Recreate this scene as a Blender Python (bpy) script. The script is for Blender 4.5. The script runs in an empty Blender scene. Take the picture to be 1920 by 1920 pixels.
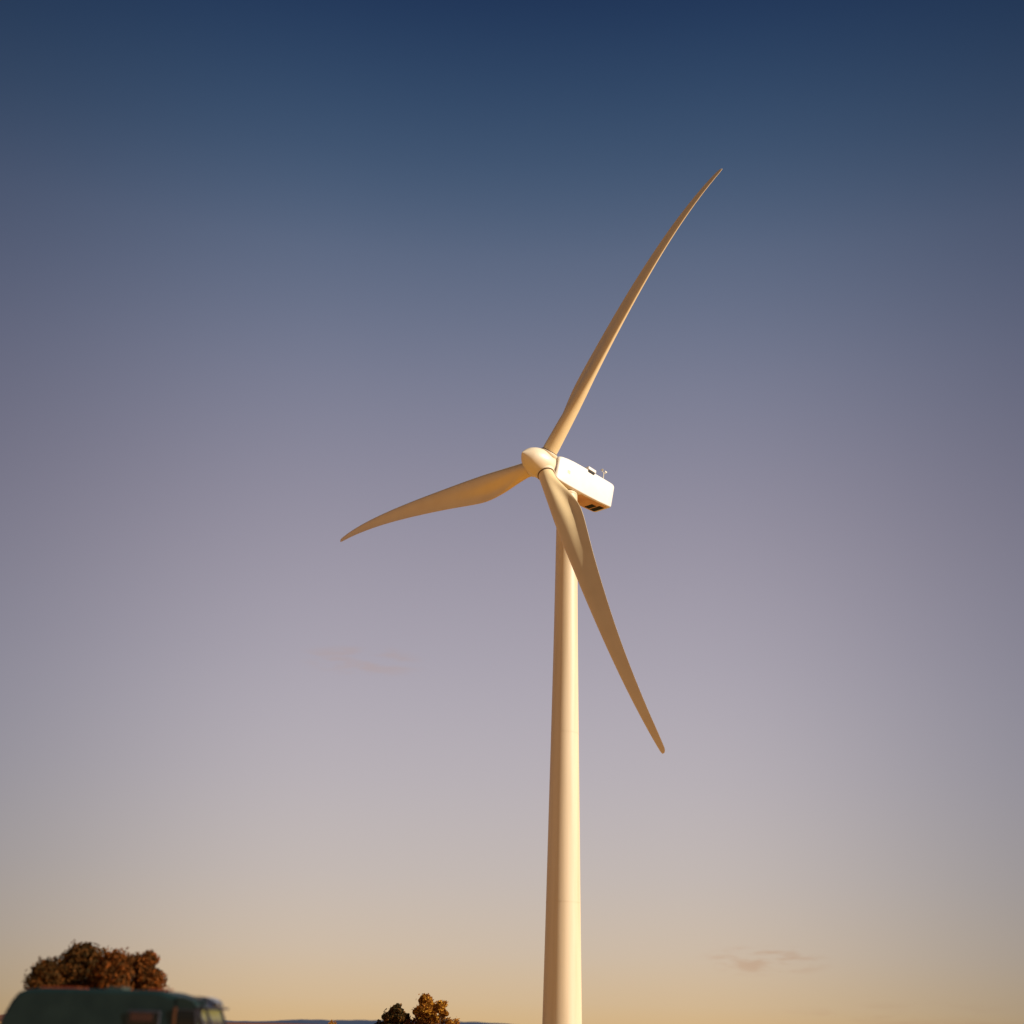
import bpy, bmesh, math, random
from mathutils import Vector, Matrix, noise
random.seed(7)
sc = bpy.context.scene
R_ = math.radians

# ---------------------------------------------------------------- camera
EYE = Vector((0, 0, 1.6))
FPX, PITCH, ROLL = 2460.6, 0.3756, 0.0261
cF = Vector((0, math.cos(PITCH), math.sin(PITCH)))
cU0 = Vector((0, -math.sin(PITCH), math.cos(PITCH)))
cR0 = Vector((1, 0, 0))
cR = cR0 * math.cos(ROLL) + cU0 * math.sin(ROLL)
cU = -cR0 * math.sin(ROLL) + cU0 * math.cos(ROLL)
cam_d = bpy.data.cameras.new('camera')
cam = bpy.data.objects.new('camera', cam_d)
sc.collection.objects.link(cam)
cam.matrix_world = Matrix(((cR.x, cU.x, -cF.x, EYE.x), (cR.y, cU.y, -cF.y, EYE.y), (cR.z, cU.z, -cF.z, EYE.z), (0, 0, 0, 1)))
cam_d.sensor_width = 56.0
cam_d.lens = 56.0 * FPX / 1920.0
cam_d.clip_start = 0.1
cam_d.clip_end = 40000
cam_d.dof.use_dof = True
cam_d.dof.focus_distance = 145
cam_d.dof.aperture_fstop = cam_d.lens / 1000 / 0.25      # a wide simple lens, focused on the rotor
sc.camera = cam

def ground_dir(px, py=None):
    """unit horizontal direction that shows at column px near the horizon"""
    y = 1935 if py is None else py
    d = cF + cR * ((px - 960) / FPX) - cU * ((y - 960) / FPX)
    return Vector((d.x, d.y, 0)).normalized()

def elev_tan(px, py):
    d = cF + cR * ((px - 960) / FPX) - cU * ((py - 960) / FPX)
    return d.z / math.hypot(d.x, d.y)

# ---------------------------------------------------------------- sun, sky, exposure
SUN_EL, SUN_AZ = R_(28), R_(112)        # azimuth clockwise from +Y
sun_to = Vector((math.sin(SUN_AZ) * math.cos(SUN_EL), math.cos(SUN_AZ) * math.cos(SUN_EL), math.sin(SUN_EL)))
sd = bpy.data.lights.new('sun', 'SUN')
sd.energy = 5.0
sd.angle = R_(0.53)
sd.color = (1.0, 0.92, 0.86)
sun = bpy.data.objects.new('sun', sd)
sc.collection.objects.link(sun)
sun.rotation_euler = sun_to.to_track_quat('Z', 'Y').to_euler()

w = bpy.data.worlds.new('World')
sc.world = w
w.use_nodes = True
nt = w.node_tree
nt.nodes.clear()
N, L = nt.nodes.new, nt.links.new
out = N('ShaderNodeOutputWorld')
bg = N('ShaderNodeBackground')
bg.inputs[1].default_value = 0.1
L(bg.outputs[0], out.inputs[0])
sky = N('ShaderNodeTexSky')
sky.sky_type = 'NISHITA'
sky.sun_disc = False
sky.sun_elevation = SUN_EL
sky.sun_rotation = SUN_AZ
sky.air_density = 1.0
sky.dust_density = 0.6
tc = N('ShaderNodeTexCoord')
sep = N('ShaderNodeSeparateXYZ')
L(tc.outputs['Generated'], sep.inputs[0])

def M(op, a, b=None, c=None, clamp=False):
    n = N('ShaderNodeMath'); n.operation = op; n.use_clamp = clamp
    for i, v in enumerate((a, b, c)):
        if v is None: continue
        if isinstance(v, (int, float)): n.inputs[i].default_value = v
        else: L(v, n.inputs[i])
    return n.outputs[0]

elev = M('ARCSINE', sep.outputs['Z'])                   # radians
# film-like colour response of the evening sky by height above the horizon (elevation / 90 deg)
ramp = N('ShaderNodeValToRGB')
L(M('DIVIDE', elev, math.pi / 2, None, True), ramp.inputs[0])
def srgb(c):
    return tuple(((v / 255) / 12.92 if v / 255 <= .04045 else ((v / 255 + .055) / 1.055) ** 2.4) for v in c)
SKY = [(0.0, (210, 176, 128)), (1.0, (208, 180, 142)), (3.0, (202, 184, 164)), (6.0, (192, 182, 177)), (10.0, (183, 176, 182)),
       (15.0, (170, 164, 176)), (21.0, (149, 144, 160)), (27.0, (122, 126, 148)), (32.5, (90, 104, 130)), (36.5, (63, 85, 114)), (41.0, (40, 63, 96)),
       (45.0, (26, 45, 80)), (60.0, (16, 30, 60)), (90.0, (10, 22, 48))]
cr = ramp.color_ramp
cr.interpolation = 'B_SPLINE'
for i, (e, c) in enumerate(SKY):
    if i < 2: el = cr.elements[i]; el.position = e / 90
    else: el = cr.elements.new(e / 90)
    el.color = (*srgb(c), 1)
# the sky model adds its slow variation between the sun's side and the far side
lum = N('ShaderNodeRGBToBW'); L(sky.outputs[0], lum.inputs[0])
def MR(v, a, b, c, d, smooth=True):
    n = N('ShaderNodeMapRange'); n.interpolation_type = 'SMOOTHSTEP' if smooth else 'LINEAR'
    L(v, n.inputs[0])
    for k, x in zip((1, 2, 3, 4), (a, b, c, d)): n.inputs[k].default_value = x
    return n.outputs[0]
side = MR(M('ABSOLUTE', sep.outputs['X']), .12, .46, 0.0, 1.0)
nish = MR(lum.outputs[0], 0.0, 14.0, 0.94, 1.14, False)
level = M('MULTIPLY', nish, 8.9)
# thin cloud: noise stretched along the horizon, kept to a few low wisps
azd = M('MULTIPLY', M('ARCTAN2', sep.outputs['X'], sep.outputs['Y']), 57.2958)
eld = M('MULTIPLY', elev, 57.2958)
cmb = N('ShaderNodeCombineXYZ'); L(M('MULTIPLY', azd, .55), cmb.inputs[0]); L(M('MULTIPLY', eld, 2.6), cmb.inputs[1])
nz = N('ShaderNodeTexNoise'); nz.inputs['Scale'].default_value = 1.0; nz.inputs['Detail'].default_value = 6
L(cmb.outputs[0], nz.inputs['Vector'])
def blob(a0, e0, wa, we, lo, hi, k, slope=0.0):
    da = M('DIVIDE', M('SUBTRACT', azd, a0), wa)
    de = M('DIVIDE', M('SUBTRACT', M('SUBTRACT', eld, e0), M('MULTIPLY', M('SUBTRACT', azd, a0), slope)), we)
    d2 = M('ADD', M('MULTIPLY', da, da), M('MULTIPLY', de, de))
    return M('MULTIPLY', MR(d2, 0, 1.0, 1.0, 0.0), MR(nz.outputs['Fac'], lo, hi, 0.0, k))
wisps = M('ADD', blob(10.8, 2.85, 3.0, .7, .44, .64, .45), M('ADD', blob(-6.5, 14.8, 3.2, .8, .40, .62, .2), blob(17.5, .7, 8.0, .8, .45, .75, .22)))
cl = N('ShaderNodeMix'); cl.data_type = 'RGBA'; L(wisps, cl.inputs['Factor'])
L(ramp.outputs[0], cl.inputs['A'])
cl.inputs['B'].default_value = (*srgb((186, 146, 116)), 1)
mul = N('ShaderNodeVectorMath'); mul.operation = 'SCALE'
tint = N('ShaderNodeMix'); tint.data_type = 'RGBA'; tint.blend_type = 'MULTIPLY'
L(side, tint.inputs['Factor']); L(cl.outputs['Result'], tint.inputs['A']); tint.inputs['B'].default_value = (.54, .57, .63, 1)
L(tint.outputs['Result'], mul.inputs[0]); L(level, mul.inputs['Scale'])
L(mul.outputs[0], bg.inputs[0])

vs = sc.view_settings
vs.view_transform = 'Standard'; vs.look = 'None'; vs.exposure = 0.2; vs.gamma = 1; vs.use_curve_mapping = False
sc.render.engine = 'CYCLES'
sc.cycles.max_bounces = 6

# ---------------------------------------------------------------- materials
def new_mat(name):
    m = bpy.data.materials.new(name); m.use_nodes = True
    return m, m.node_tree, m.node_tree.nodes['Principled BSDF']

def mat(name, c1, c2=None, rough=0.6, scale=3.0, metallic=0.0, stretch=(1, 1, 1), bump=0.0, spec=0.5, detail=5, lo=0.35, hi=0.65):
    m, t, p = new_mat(name)
    p.inputs['Roughness'].default_value = rough
    p.inputs['Metallic'].default_value = metallic
    p.inputs['Specular IOR Level'].default_value = spec
    tcn = t.nodes.new('ShaderNodeTexCoord'); mp = t.nodes.new('ShaderNodeMapping')
    mp.inputs['Scale'].default_value = stretch
    t.links.new(tcn.outputs['Object'], mp.inputs[0])
    nz = t.nodes.new('ShaderNodeTexNoise'); nz.inputs['Scale'].default_value = scale; nz.inputs['Detail'].default_value = detail
    t.links.new(mp.outputs[0], nz.inputs['Vector'])
    r = t.nodes.new('ShaderNodeValToRGB')
    r.color_ramp.elements[0].position = lo; r.color_ramp.elements[1].position = hi
    r.color_ramp.elements[0].color = (*c1, 1); r.color_ramp.elements[1].color = (*(c2 or c1), 1)
    t.links.new(nz.outputs['Fac'], r.inputs[0]); t.links.new(r.outputs[0], p.inputs['Base Color'])
    if bump:
        b = t.nodes.new('ShaderNodeBump'); b.inputs['Strength'].default_value = bump; b.inputs['Distance'].default_value = 0.05
        t.links.new(nz.outputs['Fac'], b.inputs['Height']); t.links.new(b.outputs[0], p.inputs['Normal'])
    return m

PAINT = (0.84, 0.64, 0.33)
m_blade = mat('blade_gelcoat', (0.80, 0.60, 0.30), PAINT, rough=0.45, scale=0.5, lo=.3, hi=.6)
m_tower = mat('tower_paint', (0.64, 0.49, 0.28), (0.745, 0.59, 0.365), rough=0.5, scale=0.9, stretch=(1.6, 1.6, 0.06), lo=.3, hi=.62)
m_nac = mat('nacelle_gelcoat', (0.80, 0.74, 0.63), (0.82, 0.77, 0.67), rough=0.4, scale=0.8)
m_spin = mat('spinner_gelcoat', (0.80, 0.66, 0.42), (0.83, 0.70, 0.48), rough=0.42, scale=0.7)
m_under = mat('nacelle_gelcoat_warm_bounce', (0.50, 0.24, 0.10), (0.64, 0.36, 0.17), rough=0.5, scale=0.5)  # orange of light bounced off the ground, put into the paint
m_seal = mat('rubber_seal', (0.10, 0.055, 0.03), (0.14, 0.08, 0.04), rough=0.7)
m_dark = mat('vent_mesh_and_shade_dark', (0.012, 0.014, 0.010), (0.02, 0.02, 0.015), rough=0.8)  # also serves the painted shade below the roof hatch
m_beige = mat('faded_badge', (0.64, 0.54, 0.33), (0.70, 0.6, 0.38), rough=0.6)
m_galv = mat('galvanised_metal', (0.52, 0.45, 0.3), (0.6, 0.53, 0.36), rough=0.5, metallic=0.3)
m_conc = mat('concrete', (0.26, 0.24, 0.2), (0.36, 0.33, 0.28), rough=0.9, scale=4, bump=.3)
m_vpaint = mat('dark_green_paint', (0.007, 0.020, 0.019), (0.012, 0.028, 0.025), rough=0.5, scale=1.2, spec=0.25)
m_vroof = mat('weathered_roof_paint', (0.03, 0.045, 0.03), (0.05, 0.06, 0.04), rough=0.6, scale=3)
m_vglass = mat('dark_tinted_glass', (0.008, 0.010, 0.008), rough=0.06)
m_reflect = mat('brown_reflection', (0.035, 0.012, 0.006), (0.06, 0.02, 0.008), rough=0.9, scale=2, stretch=(14, 14, 1))  # reddish reflection in the side window, put into a brown colour
m_orange = mat('sunlit_roof_orange', (0.3, 0.045, 0.01), (0.4, 0.09, 0.015), rough=0.5)  # orange of a sunlit roof edge, put into the bars' paint
m_rubber = mat('tyre_rubber', (0.02, 0.02, 0.02), (0.03, 0.03, 0.03), rough=0.9)
m_plastic = mat('black_plastic', (0.02, 0.022, 0.03), (0.03, 0.03, 0.04), rough=0.6)
m_lit_edge = mat('lit_edge_ochre', (0.09, 0.03, 0.01), (0.13, 0.05, 0.012), rough=0.5)  # sunlight on the cab door's edge, put into the colour
m_lamp = mat('lamp_glass', (0.5, 0.48, 0.4), rough=0.15)
m_bark = mat('bark', (0.06, 0.04, 0.025), (0.11, 0.075, 0.045), rough=0.95, scale=8, stretch=(3, 3, .6), bump=.5)

def glass_mat(name, tint):
    m, t, p = new_mat(name)
    p.inputs['Base Color'].default_value = (*tint, 1)
    p.inputs['Roughness'].default_value = 0.03
    p.inputs['IOR'].default_value = 1.3
    p.inputs['Transmission Weight'].default_value = 1.0
    return m
m_glass = glass_mat('clear_glass', (0.75, 0.80, 0.62))
m_acryl = glass_mat('clear_acrylic', (0.82, 0.84, 0.84))

def leaf_mat(name, c1, c2, c3):
    m, t, p = new_mat(name)
    p.inputs['Roughness'].default_value = 0.7
    p.inputs['Specular IOR Level'].default_value = 0.03
    g = t.nodes.new('ShaderNodeNewGeometry')
    r = t.nodes.new('ShaderNodeValToRGB')
    r.color_ramp.elements[0].color = (*c1, 1); r.color_ramp.elements[1].color = (*c3, 1)
    e = r.color_ramp.elements.new(0.55); e.color = (*c2, 1)
    t.links.new(g.outputs['Random Per Island'], r.inputs[0]); t.links.new(r.outputs[0], p.inputs['Base Color'])
    tr = t.nodes.new('ShaderNodeBsdfTranslucent'); mx = t.nodes.new('ShaderNodeMixShader'); mx.inputs[0].default_value = 0.25
    t.links.new(r.outputs[0], tr.inputs[0]); t.links.new(p.outputs[0], mx.inputs[1]); t.links.new(tr.outputs[0], mx.inputs[2])
    t.links.new(mx.outputs[0], t.nodes['Material Output'].inputs[0])
    return m
m_leaf_dark = leaf_mat('leaves_dark_brown', (0.03, 0.018, 0.006), (0.07, 0.032, 0.008), (0.15, 0.05, 0.01))
m_leaf_rust = leaf_mat('leaves_rust', (0.04, 0.02, 0.006), (0.13, 0.045, 0.01), (0.28, 0.075, 0.012))
m_leaf_gold = leaf_mat('leaves_gold', (0.14, 0.05, 0.01), (0.42, 0.16, 0.02), (0.66, 0.34, 0.035))
m_leaf_green = leaf_mat('leaves_olive', (0.03, 0.022, 0.008), (0.06, 0.04, 0.012), (0.2, 0.08, 0.015))

# ---------------------------------------------------------------- helpers
def link(name, me, m, parent=None, loc=(0, 0, 0), smooth=False):
    o = bpy.data.objects.new(name, me)
    sc.collection.objects.link(o)
    if m: me.materials.append(m)
    if smooth:
        for f in me.polygons: f.use_smooth = True
    o.location = loc
    if parent: o.parent = parent
    return o

def mesh(name, vs_, fs):
    me = bpy.data.meshes.new(name)
    me.from_pydata([tuple(v) for v in vs_], [], fs)
    me.update()
    return me

def tag(o, label=None, cat=None, group=None, kind=None):
    if label: o['label'] = label
    if cat: o['category'] = cat
    if group: o['group'] = group
    if kind: o['kind'] = kind
    return o

def empty(name, loc, rz=0):
    o = bpy.data.objects.new(name, None)
    sc.collection.objects.link(o)
    o.location = loc; o.rotation_euler = (0, 0, rz); o.empty_display_size = 1
    return o

def loft(rings, cap=True, closed=True):
    n = len(rings[0]); vs_ = [p for r in rings for p in r]; fs = []
    for i in range(len(rings) - 1):
        for j in range(n if closed else n - 1):
            k = (j + 1) % n
            fs.append((i * n + j, i * n + k, (i + 1) * n + k, (i + 1) * n + j))
    if cap:
        fs.append(tuple(range(n - 1, -1, -1)))
        fs.append(tuple((len(rings) - 1) * n + j for j in range(n)))
    return vs_, fs

def fix_normals(me):
    bm = bmesh.new(); bm.from_mesh(me); bmesh.ops.recalc_face_normals(bm, faces=bm.faces); bm.to_mesh(me); bm.free()

def bevel_obj(o, width, seg=2, angle=35):
    b = o.modifiers.new('bevel', 'BEVEL'); b.width = width; b.segments = seg; b.limit_method = 'ANGLE'; b.angle_limit = R_(angle)
    for f in o.data.polygons: f.use_smooth = True
    wn = o.modifiers.new('wn', 'WEIGHTED_NORMAL'); wn.keep_sharp = True
    return o

def box_pts(c, X, Y, Z):
    c, X, Y, Z = Vector(c), Vector(X), Vector(Y), Vector(Z)
    return [c + X * a + Y * b + Z * d for d in (-1, 1) for b in (-1, 1) for a in (-1, 1)]
BOXF = [(0, 2, 3, 1), (4, 5, 7, 6), (0, 1, 5, 4), (2, 6, 7, 3), (0, 4, 6, 2), (1, 3, 7, 5)]

def add_tube(vs_, fs, p, q, r0, r1, n=8):
    p, q = Vector(p), Vector(q); d = (q - p).normalized()
    x = d.orthogonal().normalized(); y = d.cross(x); b = len(vs_)
    for c, r in ((p, r0), (q, r1)):
        for i in range(n):
            t = 2 * math.pi * i / n
            vs_.append(c + (x * math.cos(t) + y * math.sin(t)) * r)
    for i in range(n):
        k = (i + 1) % n
        fs.append((b + i, b + k, b + n + k, b + n + i))
    fs.append(tuple(b + i for i in range(n - 1, -1, -1))); fs.append(tuple(b + n + i for i in range(n)))

def interp(tab, x):
    if x <= tab[0][0]: return tab[0][1]
    for (x0, y0), (x1, y1) in zip(tab, tab[1:]):
        if x <= x1:
            t = (x - x0) / (x1 - x0)
            return y0 + (y1 - y0) * t
    return tab[-1][1]

def sinterp(tab, x):
    """smooth (Catmull-Rom) interpolation of a table"""
    if x <= tab[0][0]: return tab[0][1]
    if x >= tab[-1][0]: return tab[-1][1]
    for i in range(len(tab) - 1):
        if x <= tab[i + 1][0]: break
    x0, y0 = tab[i]; x1, y1 = tab[i + 1]; h = x1 - x0; t = (x - x0) / h
    m0 = (y1 - tab[i - 1][1]) / (x1 - tab[i - 1][0]) if i > 0 else (y1 - y0) / h
    m1 = (tab[i + 2][1] - y0) / (tab[i + 2][0] - x0) if i + 2 < len(tab) else (y1 - y0) / h
    return (2*t**3 - 3*t*t + 1) * y0 + (t**3 - 2*t*t + t) * h * m0 + (-2*t**3 + 3*t*t) * y1 + (t**3 - t*t) * h * m1

# ---------------------------------------------------------------- ground and hills
def ridge(az):
    """elevation (tangent) of the near brown field's crest by azimuth in degrees"""
    return 0.0006 + 0.0004 * math.sin(az * .31 + 1.2) + 0.0003 * math.sin(az * 1.3)

azs = [-180 + i * 6 for i in range(24)] + [-36 + i * 0.75 for i in range(97)] + [42 + i * 6 for i in range(23)]
azs = sorted(set(round(a, 3) for a in azs))
rads = [0, 4, 10, 20, 28, 34, 40, 46, 52, 60, 72, 90, 130, 180, 240, 320, 420, 520, 640, 760, 860, 940, 1000, 1080, 1250, 1600, 2300, 3500, 6000, 12000]
def ground_h(az, r):
    h = -0.35 * math.exp(-((r * math.sin(R_(az)) + 13) ** 2 + (r * math.cos(R_(az)) - 46) ** 2) / 220) + 0.12 * noise.noise(Vector((r * math.sin(R_(az)) * .02, r * math.cos(R_(az)) * .02, 0))) * min(1, r / 60) * (0 if r < 8 else 1)
    if r > 250:
        t = min(1, (r - 250) / 690); t = t * t * (3 - 2 * t)
        top = 1.6 + ridge(az) * 940
        h += top * t if r <= 1000 else top * max(0, 1 - (r - 1000) / 2600) ** 2
    return h
gv, gf = [Vector((0, 0, 0))], []
na = len(azs)
for r in rads[1:]:
    for a in azs:
        gv.append(Vector((r * math.sin(R_(a)), r * math.cos(R_(a)), ground_h(a, r))))
for j in range(na):
    k = (j + 1) % na
    gf.append((0, 1 + k, 1 + j))
    for i in range(len(rads) - 2):
        b = 1 + i * na
        gf.append((b + j, b + k, b + na + k, b + na + j))
m_ground = mat('bright_bounce_field_and_heath', (0.54, 0.28, 0.07), (0.66, 0.37, 0.10), rough=0.95, scale=0.05, detail=10, bump=.3, spec=.1)  # near ground is unseen, made bright to bounce warm fill onto the turbine
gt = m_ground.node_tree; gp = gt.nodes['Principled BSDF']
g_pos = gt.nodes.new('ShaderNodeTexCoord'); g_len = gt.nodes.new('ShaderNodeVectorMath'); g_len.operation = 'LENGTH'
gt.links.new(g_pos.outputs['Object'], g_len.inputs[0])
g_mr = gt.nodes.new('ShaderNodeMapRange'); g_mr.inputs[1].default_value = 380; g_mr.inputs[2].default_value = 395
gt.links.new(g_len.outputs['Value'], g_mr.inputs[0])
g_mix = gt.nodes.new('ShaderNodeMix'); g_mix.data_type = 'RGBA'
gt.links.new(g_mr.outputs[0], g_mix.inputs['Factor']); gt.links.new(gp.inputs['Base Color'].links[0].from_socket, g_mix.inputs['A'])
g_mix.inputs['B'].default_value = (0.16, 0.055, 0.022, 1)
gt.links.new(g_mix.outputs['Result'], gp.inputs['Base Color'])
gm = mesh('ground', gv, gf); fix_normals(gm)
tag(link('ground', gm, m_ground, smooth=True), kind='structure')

# far wooded range: crest heights read against the photograph
crest = [(-60, .006), (-40, .004), (-20, .0010), (-12, .0009), (-10.3, .0010), (-9.4, .0014), (-8, .0031), (-6, .0035), (-4.5, .0041), (-2, .0047),
         (0, .0041), (.9, .0033), (2.8, .0034), (5, .0024), (9, .003), (15, .004), (30, .007), (60, .01), (100, .008), (140, .01), (180, .008)]
hv, hf = [], []
hz = [-180 + i * 3 for i in range(50)] + [-30 + i * 0.2 for i in range(301)] + [33 + i * 3 for i in range(49)]
prof = [(3600, -5, 0), (3900, .35, 0), (4200, .75, .3), (4500, 1.0, 1), (4900, .8, .5), (5600, .3, 0), (6400, -5, 0)]
for a in hz:
    base = interp(crest, a if a >= -60 else -a) * 4500 + 1.6
    for r, k, rough in prof:
        z = base * k if k > 0 else k
        z += rough * (2.2 * noise.noise(Vector((a * 1.7, 3, 0))) + 1.3 * noise.noise(Vector((a * 7, 9, 0))))
        hv.append(Vector((r * math.sin(R_(a)), r * math.cos(R_(a)), z)))
n = len(prof)
for i in range(len(hz)):
    k = (i + 1) % len(hz)
    for j in range(n - 1):
        hf.append((i * n + j, k * n + j, k * n + j + 1, i * n + j + 1))
m_hill = mat('far_wooded_hills_hazed', (0.045, 0.07, 0.12), (0.075, 0.09, 0.13), rough=1, scale=0.01, detail=8, spec=0)  # blue of distant haze put into the base colour
hm = mesh('hills', hv, hf); fix_normals(hm)
tag(link('hills', hm, m_hill, smooth=True), kind='structure')

# ---------------------------------------------------------------- wind turbine
HUB = Vector((3.3158, 136.3643, 61.2))
PSI, TAU, PHI, CONE, FLEX = 0.7905, 0.1333, 0.5644, 0.0162, 2.90
ax = Vector((math.sin(PSI) * math.cos(TAU), math.cos(PSI) * math.cos(TAU), -math.sin(TAU)))   # downwind, towards the nacelle's tail
sx = Vector((math.cos(PSI), -math.sin(PSI), 0))
ux = sx.cross(ax)
TB = HUB + ax * 4.2; TB.z = 0
turb = empty('wind_turbine', TB)
tag(turb, 'tall white three-bladed wind turbine standing against the blue evening sky', 'wind turbine')
hub0 = HUB - TB
def T(a, s, u): return hub0 + ax * a + sx * s + ux * u
def part(name, vs_, fs, m, parent=None, smooth=False, fixn=True):
    me = mesh(name, vs_, fs)
    if fixn: fix_normals(me)
    return link(name, me, m, parent or turb, smooth=smooth)

# tower: three tapered rolled-steel cans with flange seams
TW = [(0, 4.02), (2.25, 3.92), (12, 3.58), (24, 3.20), (30, 3.0), (41.5, 2.66), (50, 2.48), (58.7, 2.34)]
cuts = [0.0, 13.8, 31.2, 58.7]
for c0, c1 in zip(cuts, cuts[1:]):
    rings = []
    for i in range(13):
        z = c0 + (c1 - c0) * i / 12; r = interp(TW, z) / 2
        rings.append([Vector((r * math.cos(2 * math.pi * j / 96), r * math.sin(2 * math.pi * j / 96), z)) for j in range(96)])
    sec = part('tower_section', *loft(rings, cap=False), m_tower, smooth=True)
    if c0 > 0:
        r = interp(TW, c0) / 2 + 0.012
        rg = [[Vector((rr * math.cos(2 * math.pi * j / 64), rr * math.sin(2 * math.pi * j / 64), z)) for j in range(64)]
              for rr, z in ((r, c0 - .035), (r, c0 + .035))]
        fl = part('flange', *loft(rg, cap=False), m_tower, sec, smooth=True)
# rounded yaw collar under the nacelle
prof_c = [(1.172, 58.68), (1.165, 58.80), (1.13, 58.93), (1.04, 59.03), (.93, 59.07), (.90, 59.8)]
part('yaw_collar', *loft([[Vector((r * math.cos(2 * math.pi * j / 64), r * math.sin(2 * math.pi * j / 64), z)) for j in range(64)] for r, z in prof_c]), m_tower, smooth=True)
# foundation ring, door and steps at the foot
part('foundation', *loft([[Vector((r * math.cos(2 * math.pi * j / 64), r * math.sin(2 * math.pi * j / 64), z)) for j in range(64)] for r, z in ((3.4, -.3), (3.4, .18), (3.3, .25), (2.05, .25))]), m_conc)
dd = Vector((.35, .94, 0)).normalized(); ds = Vector((-dd.y, dd.x, 0))
door = part('door', box_pts(dd * 1.97 + Vector((0, 0, 2.0)), ds * .42, dd * .06, Vector((0, 0, 1.05))), BOXF, m_galv)
bevel_obj(door, .04)
part('handle', box_pts(dd * 2.06 + ds * .3 + Vector((0, 0, 2.0)), ds * .02, dd * .03, Vector((0, 0, .1))), BOXF, m_plastic, door)
for i in range(4):
    part('step', box_pts(dd * (2.3 + .28 * (3 - i)) + Vector((0, 0, .33 + .2 * i)), ds * .5, dd * .14, Vector((0, 0, .02))), BOXF, m_galv)

# nacelle: lofted rounded box
def rrect(a0, hw, ut, ub, rc, tilt=0.0, n=7):
    pts = []
    cx = [(hw - rc, ut - rc, 0), (-(hw - rc), ut - rc, 90), (-(hw - rc), ub + rc * .55, 180), (hw - rc, ub + rc * .55, 270)]
    for i, (cs, cu, st) in enumerate(cx):
        rr = rc
        for j in range(n):
            t = R_(st + 90 * j / (n - 1))
            dv = math.sin(t) * rr * (1 if i < 2 else .55)
            pts.append(T(a0 + tilt * (cu + dv), cs + math.cos(t) * rr, cu + dv))
    return pts
NS = [(1.22, 1.05, 1.30, -1.24, .5), (1.27, 1.18, 1.46, -1.40, .5), (1.42, 1.27, 1.60, -1.52, .45), (1.75, 1.31, 1.70, -1.60, .42), (2.6, 1.33, 1.84, -1.62, .38),
      (3.6, 1.33, 1.94, -1.59, .34), (4.8, 1.33, 2.0, -1.54, .32), (6.5, 1.33, 2.06, -1.45, .3), (8.5, 1.33, 2.13, -1.30, .3), (10.1, 1.33, 2.16, -1.12, .3),
      (10.45, 1.32, 2.12, -1.07, .3), (10.66, 1.27, 2.02, -1.01, .32), (10.78, 1.15, 1.86, -.90, .34), (10.82, .9, 1.5, -.7, .34)]
nac = part('nacelle', *loft([rrect(a_, hw, ut, ub, rc, .09) for a_, hw, ut, ub, rc in NS]), m_nac, smooth=True)
def sub(name, c, X, Y, Z, m, bev=0.0, parent=None):
    o = part(name, box_pts(c, X, Y, Z), BOXF, m, parent or nac)
    if bev: bevel_obj(o, bev)
    return o
# badge on each flank
for sgn in (1, -1):
    sub('badge', T(3.0, sgn * 1.332, .12), ax * .22, sx * .006, ux * .2, m_beige)
# roof hatch box overhanging the flank, its underside shade painted as a dark strip
hb = sub('roof_hatch', T(6.70, .98, 2.14), ax * .66, sx * .46, ux * .20, m_nac, .07)
sub('hatch_shade_strip', T(6.62, 1.38, 1.78), ax * .50, sx * .05, ux * .11, m_dark)
# added belly panel behind the tower, warm ground bounce painted into its colour
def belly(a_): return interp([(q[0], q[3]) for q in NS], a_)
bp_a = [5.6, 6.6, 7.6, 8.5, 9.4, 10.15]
part('belly_bounce_panel', *loft([[T(a_, -1.08, belly(a_) + .03), T(a_, 1.08, belly(a_) + .03), T(a_, 1.08, belly(a_) - .008), T(a_, -1.08, belly(a_) - .008)] for a_ in bp_a]), m_under, nac)
# belly ventilation grilles
def ub_at(a_): return interp([(q[0], q[3]) for q in NS], a_)
for a0, a1, s0, s1 in ((8.35, 9.12, -.85, .30), (9.32, 10.15, -.92, .62)):
    am = (a0 + a1) / 2; sl = (ub_at(a1) - ub_at(a0)) / (a1 - a0)
    ad = (ax + ux * sl).normalized(); un = ad.cross(sx)
    g = sub('vent_grille', T(am, (s0 + s1) / 2, ub_at(am) - .012), ad * ((a1 - a0) / 2), sx * ((s1 - s0) / 2), un * .03, m_dark)
    for i in range(6):
        aa = a0 + (a1 - a0) * (i + .5) / 6
        sub('slat', T(aa, (s0 + s1) / 2, ub_at(aa) - .05), ad * .012, sx * ((s1 - s0) / 2 - .03), un * .012, m_dark, 0, g)
# tail mast with wind sensors
MA, MS = 9.3, .8
mv, mf = [], []
add_tube(mv, mf, T(MA, MS, 1.95), T(MA, MS, 3.2), .055, .045)
part('sensor_mast', mv, mf, m_galv, nac)
mv, mf = [], []
add_tube(mv, mf, T(MA - .3, MS, 3.2), T(MA + .3, MS, 3.2), .035, .035)
for q in (-.3, .3): add_tube(mv, mf, T(MA + q, MS, 3.18), T(MA + q, MS, 3.42), .03, .03)
part('crossbar', mv, mf, m_galv, nac)
mv, mf = [], []
for q in range(3):
    t = q * 2.09; c = T(MA - .3 + .12 * math.cos(t), MS + .12 * math.sin(t), 3.44)
    add_tube(mv, mf, c - ux * .06, c + ux * .06, .09, .05)
part('anemometer_cup', mv, mf, m_galv, nac)
part('wind_vane', box_pts(T(MA + .36, MS, 3.46), ax * .17, sx * .015, ux * .08), BOXF, m_galv, nac)

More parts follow.
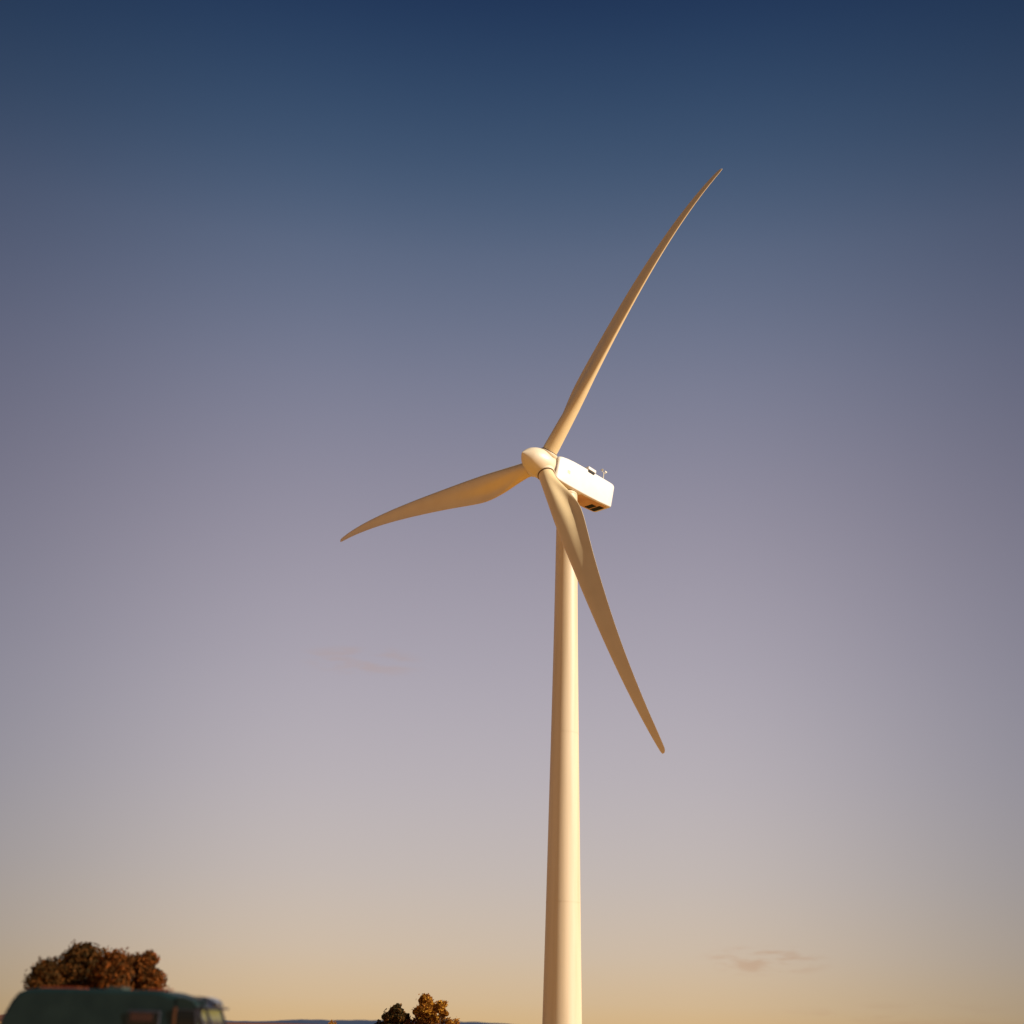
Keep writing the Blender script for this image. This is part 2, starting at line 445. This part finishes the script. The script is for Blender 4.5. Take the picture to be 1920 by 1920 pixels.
# spinner
SP = [(-3.36, .01), (-3.30, .10), (-3.15, .30), (-2.95, .53), (-2.65, .83), (-2.3, 1.10), (-1.8, 1.35), (-1.2, 1.53), (-.5, 1.62), (.2, 1.61), (.45, 1.58), (.60, 1.53), (.66, 1.43), (.67, .9)]
def lathe(tab, n=72):
    return loft([[T(a_, r * math.cos(2 * math.pi * j / n), r * math.sin(2 * math.pi * j / n)) for j in range(n)] for a_, r in tab])
fine = [(SP[0][0] + (0.60 - SP[0][0]) * (i / 40) ** 1.3,) for i in range(41)]
fine = [(a_[0], sinterp(SP, a_[0])) for a_ in fine] + SP[-2:]
spin = part('spinner', *lathe(fine), m_spin, smooth=True)
part('hub_backing', *lathe([(.6, 1.12), (1.30, 1.12)]), m_seal, spin)

# blades
CH = [(1.2, 1.76), (2.6, 1.82), (4, 2.16), (6, 2.76), (8, 3.20), (9.5, 3.34), (12, 3.18), (16, 2.74), (20.6, 2.3), (27, 1.72), (33, 1.24), (36, .98), (38, .80), (39.3, .62), (39.8, .5), (40, .25)]
TH = [(1.2, 1.0), (2.6, .97), (4, .80), (6, .57), (8, .43), (9.5, .37), (12, .30), (16, .26), (22, .22), (40, .16)]
TWI = [(1.2, 17), (5, 17), (9, 13), (12, 10.5), (16, 8), (22, 5), (30, 2.5), (40, 0.5)]
PA = [(1.2, .5), (2.6, .485), (4, .41), (6, .325), (9, .28), (14, .285), (40, .30)]
PITCH_B = 1.0
def bl(r):
    t = min(1, max(0, (r - 1.8) / 6.6)); return t * t * (3 - 2 * t)
def section(r, n=56):
    c, th, pa, b = sinterp(CH, r), sinterp(TH, r), sinterp(PA, r), bl(r)
    cusp = max(0, min(1, (15 - r) / 6))
    pts = []
    for j in range(n):
        q = 2 * math.pi * j / n
        x = .5 - .5 * math.cos(q)                # 0 = leading edge
        # aerofoil
        yt = 5 * (.2969 * math.sqrt(x) - .1260 * x - .3516 * x * x + .2843 * x**3 - .1015 * x**4)
        yt = yt * th
        camb = .035 * 4 * x * (1 - x)
        if q <= math.pi: ya = camb + yt          # suction side (downwind)
        else: ya = camb - yt * (1 - .42 * max(0, (x - .38)) / .62) + 0.15 * cusp * th * math.sin(math.pi * max(0, (x - .42) / .58)) ** 2
        yc = .5 * math.sin(q)
        y = (1 - b) * yc * (th if th < 1 else 1) + b * ya
        pts.append(((x - pa) * c, y * c))
    return pts
blades = []
for k in range(3):
    ph = PHI + k * 2 * math.pi / 3
    d = ux * math.cos(ph) + sx * math.sin(ph)
    tg = -ux * math.sin(ph) + sx * math.cos(ph)
    dr = (d * math.cos(CONE) - ax * math.sin(CONE))
    rs = [1.2 + i * .3 for i in range(34)] + [11.6 + i * 1.0 for i in range(25)] + [36 + .5 * i for i in range(8)] + [39.7, 39.85, 39.95, 40]
    rings = []
    for r in rs:
        be = R_(sinterp(TWI, r) + PITCH_B)
        le = tg * math.cos(be) - ax * math.sin(be)
        nn = ax * math.cos(be) + tg * math.sin(be)
        c = hub0 + dr * r + ax * FLEX * (r / 40) ** 4.24
        rings.append([c - le * x + nn * y for x, y in section(r)])
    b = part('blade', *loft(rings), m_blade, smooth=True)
    blades.append(b)
    # dark seal and raised lip where the blade leaves the spinner
    def ringpts(r, off, n=48):
        e1, e2 = tg, dr.cross(tg)
        return [hub0 + dr * off + (e1 * math.cos(2 * math.pi * j / n) + e2 * math.sin(2 * math.pi * j / n)) * r for j in range(n)]
    part('root_seal', *loft([ringpts(.97, 1.2), ringpts(.97, 1.72), ringpts(.90, 1.75), ringpts(.86, 1.75)]), m_seal, spin, smooth=False)
    part('root_collar', *loft([ringpts(1.06, 1.0), ringpts(1.05, 1.60), ringpts(1.02, 1.655), ringpts(.98, 1.66)]), m_spin, spin, smooth=True)

# ---------------------------------------------------------------- trees
def make_tree(name, px, dist, top_y, wide_px, leaf, label, group=None, low=0.9, seed=1, n=4200, ls=0.10, squash=1.0, lobes=14):
    rnd = random.Random(seed)
    g = ground_dir(px); base = g * dist
    base.z = 0
    H = 1.6 + elev_tan(px, top_y) * dist
    Wd = wide_px * dist / FPX / 1.0
    root = empty(name, base)
    tag(root, label, 'tree', group)
    # trunk and limbs
    vs_, fs = [], []
    h0 = max(.8, H * .28)
    p = Vector((0, 0, -.1)); q = Vector((rnd.uniform(-.1, .1), rnd.uniform(-.1, .1), h0)); r0 = .035 * H
    add_tube(vs_, fs, p, q, r0, r0 * .7, 9)
    ends = []
    for i in range(7):
        a = i * 2.4 + rnd.random(); l = rnd.uniform(.22, .38) * H
        t = q + Vector((math.cos(a) * .22 * Wd, math.sin(a) * .22 * Wd, l))
        add_tube(vs_, fs, q - Vector((0, 0, rnd.uniform(0, .3))), t, r0 * .5, r0 * .2, 6)
        for m_ in range(3):
            t2 = t + Vector((rnd.uniform(-.12, .12) * Wd, rnd.uniform(-.12, .12) * Wd, rnd.uniform(.04, .14) * H))
            add_tube(vs_, fs, t, t2, r0 * .2, r0 * .06, 5)
    link('trunk', mesh('trunk', vs_, fs), m_bark, root)
    # crown: leaf clumps through the volume
    cen = []
    zc0 = low
    for i in range(lobes):
        a = rnd.uniform(0, 2 * math.pi); z = rnd.random() ** .8
        rr = math.sqrt(max(0, 1 - (z * 1.02) ** 2.0)) * rnd.uniform(.2, .85)
        R = rnd.choice((.10, .13, .17, .24)) * Wd
        c = Vector((math.cos(a) * rr * Wd / 2, math.sin(a) * rr * Wd / 2, zc0 + (H - zc0 - R * .8) * z))
        cen.append((c, R))
    cen.append((Vector((rnd.uniform(-.1, .1) * Wd, 0, H - .17 * Wd)), .17 * Wd))
    lv, lf = [], []
    for i in range(n):
        c, R = cen[rnd.randrange(len(cen))]
        u = Vector((rnd.gauss(0, 1), rnd.gauss(0, 1), rnd.gauss(0, 1))).normalized()
        rad = R * (rnd.random() ** .45) * (1 + .22 * noise.noise(u * 3 + c))
        pos = c + Vector((u.x * rad, u.y * rad, u.z * rad * .85 * squash))
        if pos.z < .5: continue
        nrm = (u + Vector((rnd.gauss(0, .6), rnd.gauss(0, .6), rnd.gauss(0, .6)))).normalized()
        x = nrm.orthogonal().normalized(); x = Matrix.Rotation(rnd.uniform(0, 6.28), 3, nrm) @ x; y = nrm.cross(x)
        s = ls * rnd.uniform(.6, 1.5); b_ = len(lv)
        lv += [pos - x * s, pos - y * s * .5 + nrm * s * .15, pos + x * s, pos + y * s * .5 + nrm * s * .15]
        lf.append((b_, b_ + 1, b_ + 2, b_ + 3))
    # sprays of twigs poking out of the outline
    for i in range(60):
        c, R = cen[rnd.randrange(len(cen))]
        u = Vector((rnd.gauss(0, 1), rnd.gauss(0, 1), abs(rnd.gauss(0, 1)) + .2)).normalized()
        for j in range(12):
            pos = c + u * (R * (.85 + .04 * j)) + Vector((rnd.gauss(0, 1), rnd.gauss(0, 1), rnd.gauss(0, 1))) * ls * .7
            if pos.z > H + .12: continue
            nrm = Vector((rnd.gauss(0, 1), rnd.gauss(0, 1), rnd.gauss(0, 1))).normalized(); x = nrm.orthogonal().normalized(); y = nrm.cross(x)
            s = ls * rnd.uniform(.5, 1.1); b_ = len(lv)
            lv += [pos - x * s, pos - y * s * .5, pos + x * s, pos + y * s * .5]; lf.append((b_, b_ + 1, b_ + 2, b_ + 3))
    link('crown', mesh('crown', lv, lf), leaf, root)
    return root

GV = 'trees behind the parked van'
make_tree('autumn_tree', 68, 66, 1799, 74, m_leaf_dark, 'small dark round tree at the far left, leftmost of those above the van roof', GV, seed=3, n=7000, lobes=34)
make_tree('autumn_tree', 140, 70, 1766, 172, m_leaf_dark, 'biggest dark brown tree, highest crown above the van roof', GV, seed=11, n=26000, lobes=70)
make_tree('autumn_tree', 200, 67, 1780, 112, m_leaf_rust, 'rust-coloured tree between the biggest dark tree and the spiky-topped one', GV, seed=5, n=15000, lobes=50)
make_tree('autumn_tree', 236, 71, 1789, 110, m_leaf_dark, 'lower dark tree filling the gap just left of the spiky-topped one', GV, seed=17, n=14000, lobes=40)
make_tree('autumn_tree', 262, 68, 1782, 92, m_leaf_rust, 'spiky-topped brown tree above the front half of the van roof', GV, seed=23, n=13000, lobes=46)
GM = 'trees on the field left of the turbine tower'
make_tree('field_tree', 741, 150, 1884, 54, m_leaf_green, 'low dark brown-green tree, leftmost in the clump left of the tower', GM, seed=8, n=6000, lobes=22, ls=.17)
make_tree('field_tree', 794, 150, 1864, 50, m_leaf_gold, 'tallest golden tree in the clump left of the tower', GM, seed=31, n=5000, ls=.17, low=1.6, lobes=20)
make_tree('field_tree', 825, 147, 1877, 36, m_leaf_gold, 'narrow golden tree, rightmost in the clump left of the tower', GM, seed=14, n=3600, lobes=18, ls=.17)
def bush(px, dist, top_y, wide, leaf, label, seed):
    rnd = random.Random(seed); base = ground_dir(px) * dist; base.z = 0
    H = 1.6 + elev_tan(px, top_y) * dist; Wd = wide * dist / FPX
    lv, lf = [], []
    for i in range(2600):
        a = rnd.uniform(0, 6.283); rr = rnd.random() ** .6; z = rnd.random() * (1 - rr * rr * .55)
        hh = H * (1 + .35 * noise.noise(Vector((math.cos(a) * rr * 3, math.sin(a) * rr * 3, seed))))
        pos = Vector((math.cos(a) * rr * Wd / 2, math.sin(a) * rr * Wd / 2, z * hh * .95 + .05))
        nrm = Vector((rnd.gauss(0, 1), rnd.gauss(0, 1), rnd.gauss(0, 1))).normalized(); x = nrm.orthogonal().normalized(); y = nrm.cross(x)
        s = .16 * rnd.uniform(.6, 1.4); b_ = len(lv)
        lv += [pos - x * s, pos - y * s * .5, pos + x * s, pos + y * s * .5]; lf.append((b_, b_ + 1, b_ + 2, b_ + 3))
    o = link('bush', mesh('bush', lv, lf), leaf, None, base)
    tag(o, label, 'bush', 'bushes on the field left of the turbine tower')
bush(785, 149, 1903, 70, m_leaf_rust, 'rust-coloured bush at the foot of the golden trees', 2)
bush(852, 151, 1911, 30, m_leaf_gold, 'low golden bush on the right end of the tree clump', 4)
bush(622, 330, 1913, 22, m_leaf_gold, 'tiny orange bush alone on the horizon between the van and the tree clump', 9)
bush(712, 152, 1914, 36, m_leaf_green, 'low dark bush on the left end of the tree clump', 6)

# ---------------------------------------------------------------- van
VD = 48.0
vc = ground_dir(212) * VD; vc.z = -0.35
VROT = math.atan2(-.20, .98)           # nose points right and slightly towards the camera
van = empty('parked_van', vc, VROT)
tag(van, 'dark green high-roofed van parked in front of the brown trees', 'van')
HV = 2.84                              # local: +x nose, -y is the flank that faces the camera
def van_loft(outline, hw_top, hw_bot):
    rings = []
    for fy, inset in ((-1, .10), (-1, 0), (1, 0), (1, .10)):
        ring = []
        cx = sum(p[0] for p in outline) / len(outline); cz = 1.5
        for x, z in outline:
            t = (z - .4) / (HV - .4); hw = hw_bot + (hw_top - hw_bot) * max(0, t) ** 2
            if inset: x2 = x - .09 * (1 if x > cx else -1); z2 = z - .09 * (1 if z > cz else -1); yy = fy * hw
            else: x2, z2, yy = x, z, fy * (hw - .10)
            ring.append(Vector((x2, yy, z2)))
        rings.append(ring)
    return loft(rings)
body_o = [(-3.72, .45), (-3.70, 1.3), (-3.55, 1.9), (-3.30, 2.45), (-3.12, 2.70), (-2.85, HV - .04), (-2.3, HV), (0, HV + .01), (1.75, HV), (2.05, HV - .04), (2.35, HV - .12),
          (2.58, HV - .17), (2.61, 2.3), (2.61, 1.72), (3.50, 1.62), (3.62, 1.35), (3.65, .45)]
body = link('body', mesh('body', *van_loft(body_o, .92, 1.03)), m_vpaint, van, smooth=False)
fix_normals(body.data)
bevel_obj(body, .05, 3, 20)
def vbox(name, c, h, m, parent=None, bev=0):
    o = link(name, mesh(name, box_pts(c, (h[0], 0, 0), (0, h[1], 0), (0, 0, h[2])), BOXF), m, parent or van)
    if bev: bevel_obj(o, bev)
    return o
def prism(name, tri, y0, y1, m, parent=None):
    n_ = len(tri)
    v_ = [Vector((x, y0, z)) for x, z in tri] + [Vector((x, y1, z)) for x, z in tri]
    f_ = [tuple(range(n_ - 1, -1, -1)), tuple(range(n_, 2 * n_))] + [(i, (i + 1) % n_, n_ + (i + 1) % n_, n_ + i) for i in range(n_)]
    me = mesh(name, v_, f_); fix_normals(me)
    return link(name, me, m, parent or van)
for sgn in (-1, 1):
    fr = vbox('window', (1.50, sgn * 1.002, 1.97), (.56, .02, .27), m_plastic, van, .03)
    vbox('pane', (1.50, sgn * 1.015, 1.97), (.50, .015, .21), m_vglass, fr)
    vbox('pane_reflection', (1.44, sgn * 1.033, 2.03), (.38, .004, .12), m_reflect, fr)  # brown patch on the pane, painted as its reflection
    vbox('door_lit_edge', (2.54, sgn * .985, 1.43), (.04, .03, .92), m_lit_edge, van)  # ochre strip painted as the door's sunlit edge
def prismC(name, tri, *a):
    return prism(name, [(x + .25, z) for x, z in tri], *a)
# cab roof skirt, sloping from the high roof down to the visor
prismC('cab_roof', [(2.30, 2.66), (2.55, 2.65), (2.80, 2.58), (2.95, 2.45), (3.02, 2.36), (3.02, 2.30), (2.30, 2.30)], -.96, .96, m_vpaint)
# near cab side: dark tinted door window between painted posts
dr_ = prismC('cab_door', [(2.28, 2.30), (3.00, 2.30), (3.10, 1.70), (2.28, 1.70)], -.985, -.955, m_plastic)
prismC('pane', [(2.34, 2.27), (2.94, 2.27), (3.03, 1.74), (2.34, 1.74)], -.995, -.986, m_vglass, dr_)
prismC('side_glass', [(2.36, 2.30), (3.00, 2.30), (3.30, 1.66), (2.36, 1.70)], .94, .95, m_glass)
vbox('seat', (2.87, -.45, 1.80), (.09, .22, .28), m_plastic, van, .05)
vbox('handle', (2.35, -1.035, 1.35), (.08, .02, .02), m_plastic)
# windscreen: clear glass between dark pillars under a sun visor
vbox('sun_visor', (3.37, .04, 2.36), (.14, 1.02, .03), m_plastic, van, .015)
prismC('windscreen', [(3.02, 2.31), (3.04, 2.31), (3.38, 1.62), (3.36, 1.62)], -.90, .90, m_glass)
for y_ in (-.93, -.30, .93):
    prismC('windscreen_pillar', [(2.98, 2.33), (3.07, 2.33), (3.41, 1.60), (3.31, 1.60)], y_ - .035, y_ + .035, m_plastic)
prismC('quarter_light', [(3.10, 2.14), (3.12, 2.14), (3.34, 1.66), (3.08, 1.66)], -.955, -.945, m_glass)
# clear wind deflector on the cab roof
dv, df = [], []
for i in range(9):
    t = i / 8
    for y_ in (-.72, .72):
        dv.append(Vector((2.90 + .58 * t, y_ * (1 - .1 * t), 2.40 + .30 * math.sqrt(max(0, 1 - t * t)))))
for i in range(8): df.append((2 * i, 2 * i + 1, 2 * i + 3, 2 * i + 2))
dfl = link('wind_deflector', mesh('wind_deflector', dv, df), m_acryl, van, smooth=True)
so = dfl.modifiers.new('solid', 'SOLIDIFY'); so.thickness = .012
# roof gear; the orange bars are added to show a sunlit roof edge
for x0, x1, m in ((-2.6, -1.2, m_orange), (1.25, 1.85, m_orange)):
    for y_ in (-.35, .2):
        vbox('sunlit_roof_bar', ((x0 + x1) / 2, y_, HV + .05), ((x1 - x0) / 2, .03, .025), m, van, .01)
vbox('roof_vent', (.0, 0, HV + .05), (.3, .3, .05), m_vroof, van, .03)
# lights, bumper, wheels, mirror
for sgn in (-1, 1):
    vbox('headlight', (3.65, sgn * .72, .95), (.04, .16, .12), m_lamp, van, .02)
vbox('bumper', (3.66, 0, .5), (.08, .98, .13), m_plastic, van, .04)
vbox('bumper', (-3.74, 0, .5), (.06, .95, .12), m_plastic, van, .04)
mir = vbox('mirror', (3.6, -1.2, 1.5), (.05, .10, .2), m_plastic, van, .03)
for x_ in (-2.3, 2.55):
    for sgn in (-1, 1):
        vs_, fs = [], []
        add_tube(vs_, fs, (x_, sgn * .80, .35), (x_, sgn * 1.02, .35), .35, .35, 28)
        wh = link('wheel', mesh('wheel', vs_, fs), m_rubber, van)
        vs_, fs = [], []
        add_tube(vs_, fs, (x_, sgn * 1.0, .35), (x_, sgn * 1.03, .35), .2, .18, 20)
        link('rim', mesh('rim', vs_, fs), m_galv, wh)
